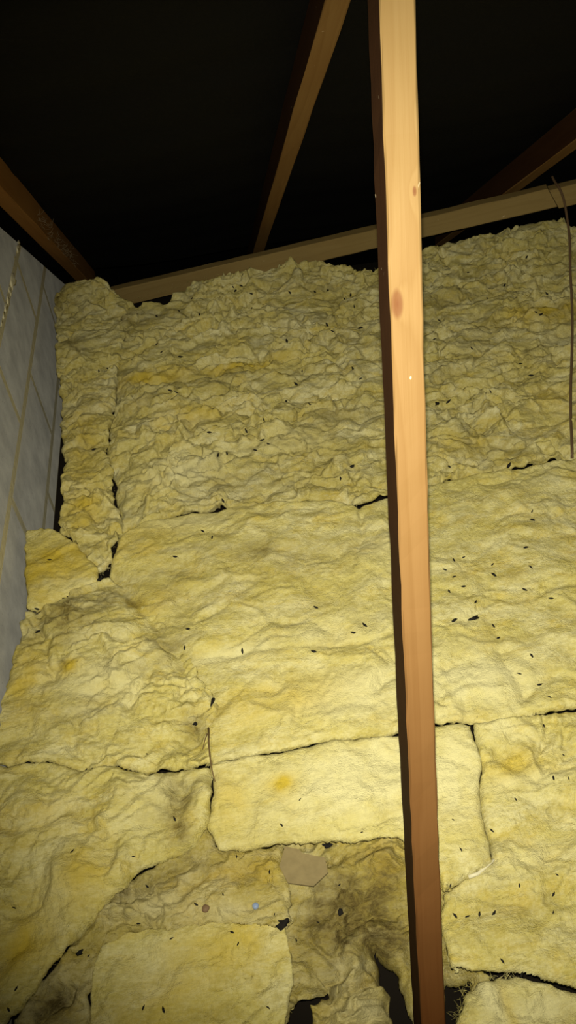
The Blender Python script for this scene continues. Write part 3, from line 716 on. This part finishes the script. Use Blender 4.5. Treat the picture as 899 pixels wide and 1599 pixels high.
# the large clotted ones
loose('dropping', lump('dropping', 0.0068, 41, 2.0, 0.7, 0.6, 0.45), DROP, 739, 967, 'largest clotted black dropping right of the strut on middle batt', 'dropping', 0.003, 0.15)
loose('dropping', lump('dropping', 0.0062, 42, 1.2, 0.9, 0.6, 0.5), DROP, 683, 630, 'clotted black dropping close right of strut on back batt', 'dropping', 0.003, 0.9)
loose('dropping', lump('dropping', 0.005, 43, 2.4, 0.7, 0.6, 0.25), DROP, 330, 1096, 'long black dropping by the left end of middle batt', 'dropping', 0.003, 1.15)
loose('soot_clump', lump('soot_clump', 0.0075, 44, 1.6, 1.0, 0.6, 0.55), SOOT, 441, 1441, 'jagged black crumb at the corner of bottom centre batt', 'debris', 0.003, 0.3)
loose('soot_clump', lump('soot_clump', 0.0068, 45, 1.6, 0.8, 0.6, 0.5), SOOT, 511, 1321, 'black crumb under the edge of pale batt, above the tan scrap', 'debris', 0.003, -0.2)
loose('soot_clump', lump('soot_clump', 0.0045, 46, 1.0, 1.4, 0.8, 0.3), SOOT, 531, 1424, 'round black crumb in the middle of dirty hollow', 'debris', 0.003, -0.4)
loose('soot_clump', lump('soot_clump', 0.0045, 47, 1.4, 0.9, 0.7, 0.4), SOOT, 124, 1486, 'black crumb in the diagonal gap at lower left', 'debris', 0.003, 0.3)
loose('soot_clump', lump('soot_clump', 0.0042, 48, 1.0, 1.0, 0.7, 0.5), SOOT, 306, 1131, 'black crumb at ragged left end of middle batt', 'debris', 0.003, 0.3)
loose('soot_clump', lump('soot_clump', 0.0045, 49, 1.5, 1.0, 0.7, 0.5), SOOT, 157, 906, 'black crumb in the crack beside the bright offcut', 'debris', 0.003, 0.6)

# beads
loose('bead', lump('bead', 0.0058, 51, 1, 1, 0.8, 0.06, 3), BLUE, 400, 1417, 'pale blue round bead lying in the hollow', 'bead', 0.003)
loose('bead', lump('bead', 0.0066, 52, 1, 1, 0.6, 0.08, 3), BROWNBEAD, 322, 1419, 'brown round bead lying in the hollow', 'bead', 0.003)

# tan scrap of card
cp = zoomed(300, 1000, 2.5686, [(372, 826), (430, 838), (440, 852), (532, 872), (545, 930), (486, 985), (384, 972), (349, 906)])
hits = np.array([list(on_wool(px, py)[0]) for px, py in cp])
fit, *_ = np.linalg.lstsq(np.c_[hits[:, :2], np.ones(len(hits))], hits[:, 2], rcond=None)
fit = fit * np.array([0.5, 0.5, 1.0]) + np.array([0, 0, 0.5 * (fit[0] * hits[:, 0].mean() + fit[1] * hits[:, 1].mean())])
lift_ = np.max(hits[:, 2] - (hits[:, :2] @ fit[:2] + fit[2])) * 0.95 + 0.002
cw = [Vector(plane_hit(px, py, (0, 0, fit[2] + lift_), (-fit[0], -fit[1], 1))) for px, py in cp]
cc = sum(cw, Vector()) / len(cw)
cv = [p - cc for p in cw]; n_ = len(cv)
v = [tuple(p) for p in cv] + [(p.x, p.y, p.z - 0.004) for p in cv]
f = [tuple(range(n_)), tuple(range(2 * n_ - 1, n_ - 1, -1))] + [(i, i + n_, (i + 1) % n_ + n_, (i + 1) % n_) for i in range(n_)]
co_ = link('board_scrap', mesh('board_scrap', v, f), CARD, None, cc)
tag(co_, 'tan angular scrap of board lying in the hollow under pale batt edge', 'scrap')

# stems
def tube_mesh(name, pts, r, sides=6, taper=1.0):
    v = []; f = []; n = len(pts)
    for i, p in enumerate(pts):
        p = Vector(p); d = (Vector(pts[min(i + 1, n - 1)]) - Vector(pts[max(i - 1, 0)])).normalized()
        a = d.orthogonal().normalized(); b = d.cross(a)
        rr = r * (1 + (taper - 1) * i / (n - 1))
        for k in range(sides):
            t = 2 * math.pi * k / sides; v.append(p + a * rr * math.cos(t) + b * rr * math.sin(t))
    for i in range(n - 1):
        for k in range(sides):
            q = i * sides + k; s = i * sides + (k + 1) % sides; f.append((q, s, s + sides, q + sides))
    f.append(tuple(range(sides - 1, -1, -1))); f.append(tuple(range((n - 1) * sides, n * sides)))
    return mesh(name, v, f, True)
def lay(name, pxs, r, mat, label, cat, lift=0.004, taper=0.5, group=None):
    pts = []
    for px, py in pxs:
        P, n = on_wool(px, py); pts.append(P + Vector((0, 0, lift)))
    o0 = pts[0].copy(); me = tube_mesh(name, [p - o0 for p in pts], r, 6, taper)
    o = link(name, me, mat, None, o0); tag(o, label, cat, group); return o
lay('dry_stem', [(325.7, 1138), (326, 1160), (328, 1182), (331, 1203), (335.8, 1222)], 0.0022, STEM, 'thin dry brown stem beside the left end of pale batt', 'stem')
lay('dry_stem', [(324, 1147), (320, 1158), (317, 1172)], 0.0014, STEM, 'short faint stem leaning against the longer brown stem', 'stem')
lay('paper_sliver', [(731, 1371), (745, 1366), (757, 1356), (771, 1344)], 0.0036, PAPER, 'cream paper sliver along the corner of pale batt', 'paper', 0.004, 0.7)

# ------------------------------------------------------------------ cable hanging from the brace
def smooth(pts, k=8):
    pts = [Vector(p) for p in pts]; out = []
    for i in range(len(pts) - 1):
        p0 = pts[max(i - 1, 0)]; p1 = pts[i]; p2 = pts[i + 1]; p3 = pts[min(i + 2, len(pts) - 1)]
        for j in range(k):
            t = j / k
            out.append(0.5 * ((2 * p1) + (-p0 + p2) * t + (2 * p0 - 5 * p1 + 4 * p2 - p3) * t * t + (-p0 + 3 * p1 - 3 * p2 + p3) * t ** 3))
    out.append(pts[-1]); return out
dB = float((RM.T @ (brace_at(870) - CAM))[2])
gl, _ = on_wool(893, 705)
dG = float((RM.T @ (np.array(gl) - CAM))[2])
cab = []
for px, py, t in [(862, 276, 0.0), (866, 284, 0.03), (873, 294, 0.07), (880, 312, 0.10), (885, 340, 0.14), (889, 372, 0.19), (890, 420, 0.27), (893, 480, 0.38), (893, 540, 0.52), (891, 600, 0.68), (891, 650, 0.83), (893, 700, 0.985), (893, 716, 1.0)]:
    inv = (1 - t) / (dB - 0.045) + t / (dG - 0.004); dd = 1.0 / inv
    hp, _ = on_wool(px, py)
    if py > 360: dd = min(dd, float((RM.T @ (np.array(hp) - CAM))[2]) - 0.014)
    cab.append(at(px, py, dd))
c_o = Vector(cab[-1])
co2 = link('cable', tube_mesh('cable', [Vector(p) - c_o for p in smooth(cab)], 0.0042, 8), CABLE, None, c_o)
tag(co2, 'brown cable hooked over the brace and hanging down to the insulation seam', 'cable')

# torn fibres standing off the ragged batt ends
def strands(name, pxs, n, length, spread, r, mat, label, seed, owner):
    g = random.Random(seed); V = []; Fc = []
    for i in range(n):
        k = g.random() * (len(pxs) - 1); a = int(k); t = k - a
        px = pxs[a][0] * (1 - t) + pxs[a + 1][0] * t + g.uniform(-spread, spread); py = pxs[a][1] * (1 - t) + pxs[a + 1][1] * t + g.uniform(-spread, spread)
        P, nn = on_wool(px, py)
        d = Vector((g.uniform(-1, 1), g.uniform(-1, 1), g.uniform(0.1, 1.0))).normalized()
        L = length * g.uniform(0.4, 1.2); c = Vector((g.uniform(-1, 1), g.uniform(-1, 1), g.uniform(-0.9, 0.2))) * L * 0.5
        pts = [P - d * L * 0.2, P + d * L * 0.35 + c * 0.2, P + d * L * 0.7 + c * 0.7, P + d * L + c * 1.4]
        m = len(V)
        for j, p in enumerate(pts):
            dd = (pts[min(j + 1, 3)] - pts[max(j - 1, 0)]).normalized(); q = dd.orthogonal().normalized(); s = dd.cross(q); rr = r * (1 - 0.22 * j)
            for kk in range(3):
                an = 2.094 * kk; V.append(p + q * rr * math.cos(an) + s * rr * math.sin(an))
        for j in range(3):
            for kk in range(3):
                x = m + j * 3 + kk; y = m + j * 3 + (kk + 1) % 3; Fc.append((x, y, y + 3, x + 3))
    ow = bpy.data.objects[owner]
    o = link(name, mesh(name, [p - ow.location for p in V], Fc, True), mat, ow); tag(o, label, None, None, 'stuff'); return o
strands('loose_fibres', [(712, 1590), (724, 1552), (742, 1530), (800, 1525)], 70, 0.014, 4, 0.00035, WOOL_MID, 'pale loose fibres on the torn end of corner batt', 1, 'insulation_batt.009')
strands('loose_fibres', [(178, 760), (190, 820), (166, 886), (156, 905)], 40, 0.008, 5, 0.0003, WOOL_FAR, 'yellow loose fibres along the crack beside the wall batt', 2, 'insulation_batt.001')
strands('loose_fibres', [(300, 1310), (240, 1335), (160, 1410), (60, 1530)], 40, 0.008, 6, 0.0003, WOOL_OLD, 'yellow loose fibres along the dark diagonal gap', 3, 'insulation_batt.008')
strands('loose_fibres', [(200, 470), (330, 432), (500, 417), (590, 424)], 90, 0.010, 3, 0.0004, WOOL_FAR, 'loose fibres along the far rim of back batt left of strut', 4, 'insulation_batt')
strands('loose_fibres', [(670, 392), (760, 372), (850, 362), (899, 366)], 80, 0.010, 3, 0.0004, WOOL_FAR, 'loose fibres along the far rim of back batt right of strut', 5, 'insulation_batt')

# dusty cobweb trailing off the rafter on the wall
def cobweb():
    g = random.Random(9); V = []; Fc = []
    for i in range(90):
        y = g.uniform(2.6, 3.15); base = np.array([XW + 0.083, y, roof_z(y)]) + RN * g.uniform(0.0, 0.07)
        d = Vector((g.uniform(0.1, 1.0), g.uniform(-0.6, 0.6), g.uniform(-0.5, 0.5))).normalized(); L = g.uniform(0.008, 0.028)
        pts = [Vector(base), Vector(base) + d * L * 0.5 + Vector((0, 0, -0.004)), Vector(base) + d * L + Vector((0, g.uniform(-.01, .01), g.uniform(-.01, .008)))]
        m = len(V); r = 0.0003
        for p in pts:
            for kk in range(3): V.append(p + Vector((r * math.cos(2.094 * kk), 0, r * math.sin(2.094 * kk))))
        for j in range(2):
            for kk in range(3):
                x = m + j * 3 + kk; q = m + j * 3 + (kk + 1) % 3; Fc.append((x, q, q + 3, x + 3))
    o = link('cobweb', mesh('cobweb', V, Fc), COBWEB); tag(o, 'dusty cobweb strands trailing from the rafter on the wall', 'cobweb', None, 'stuff')
cobweb()
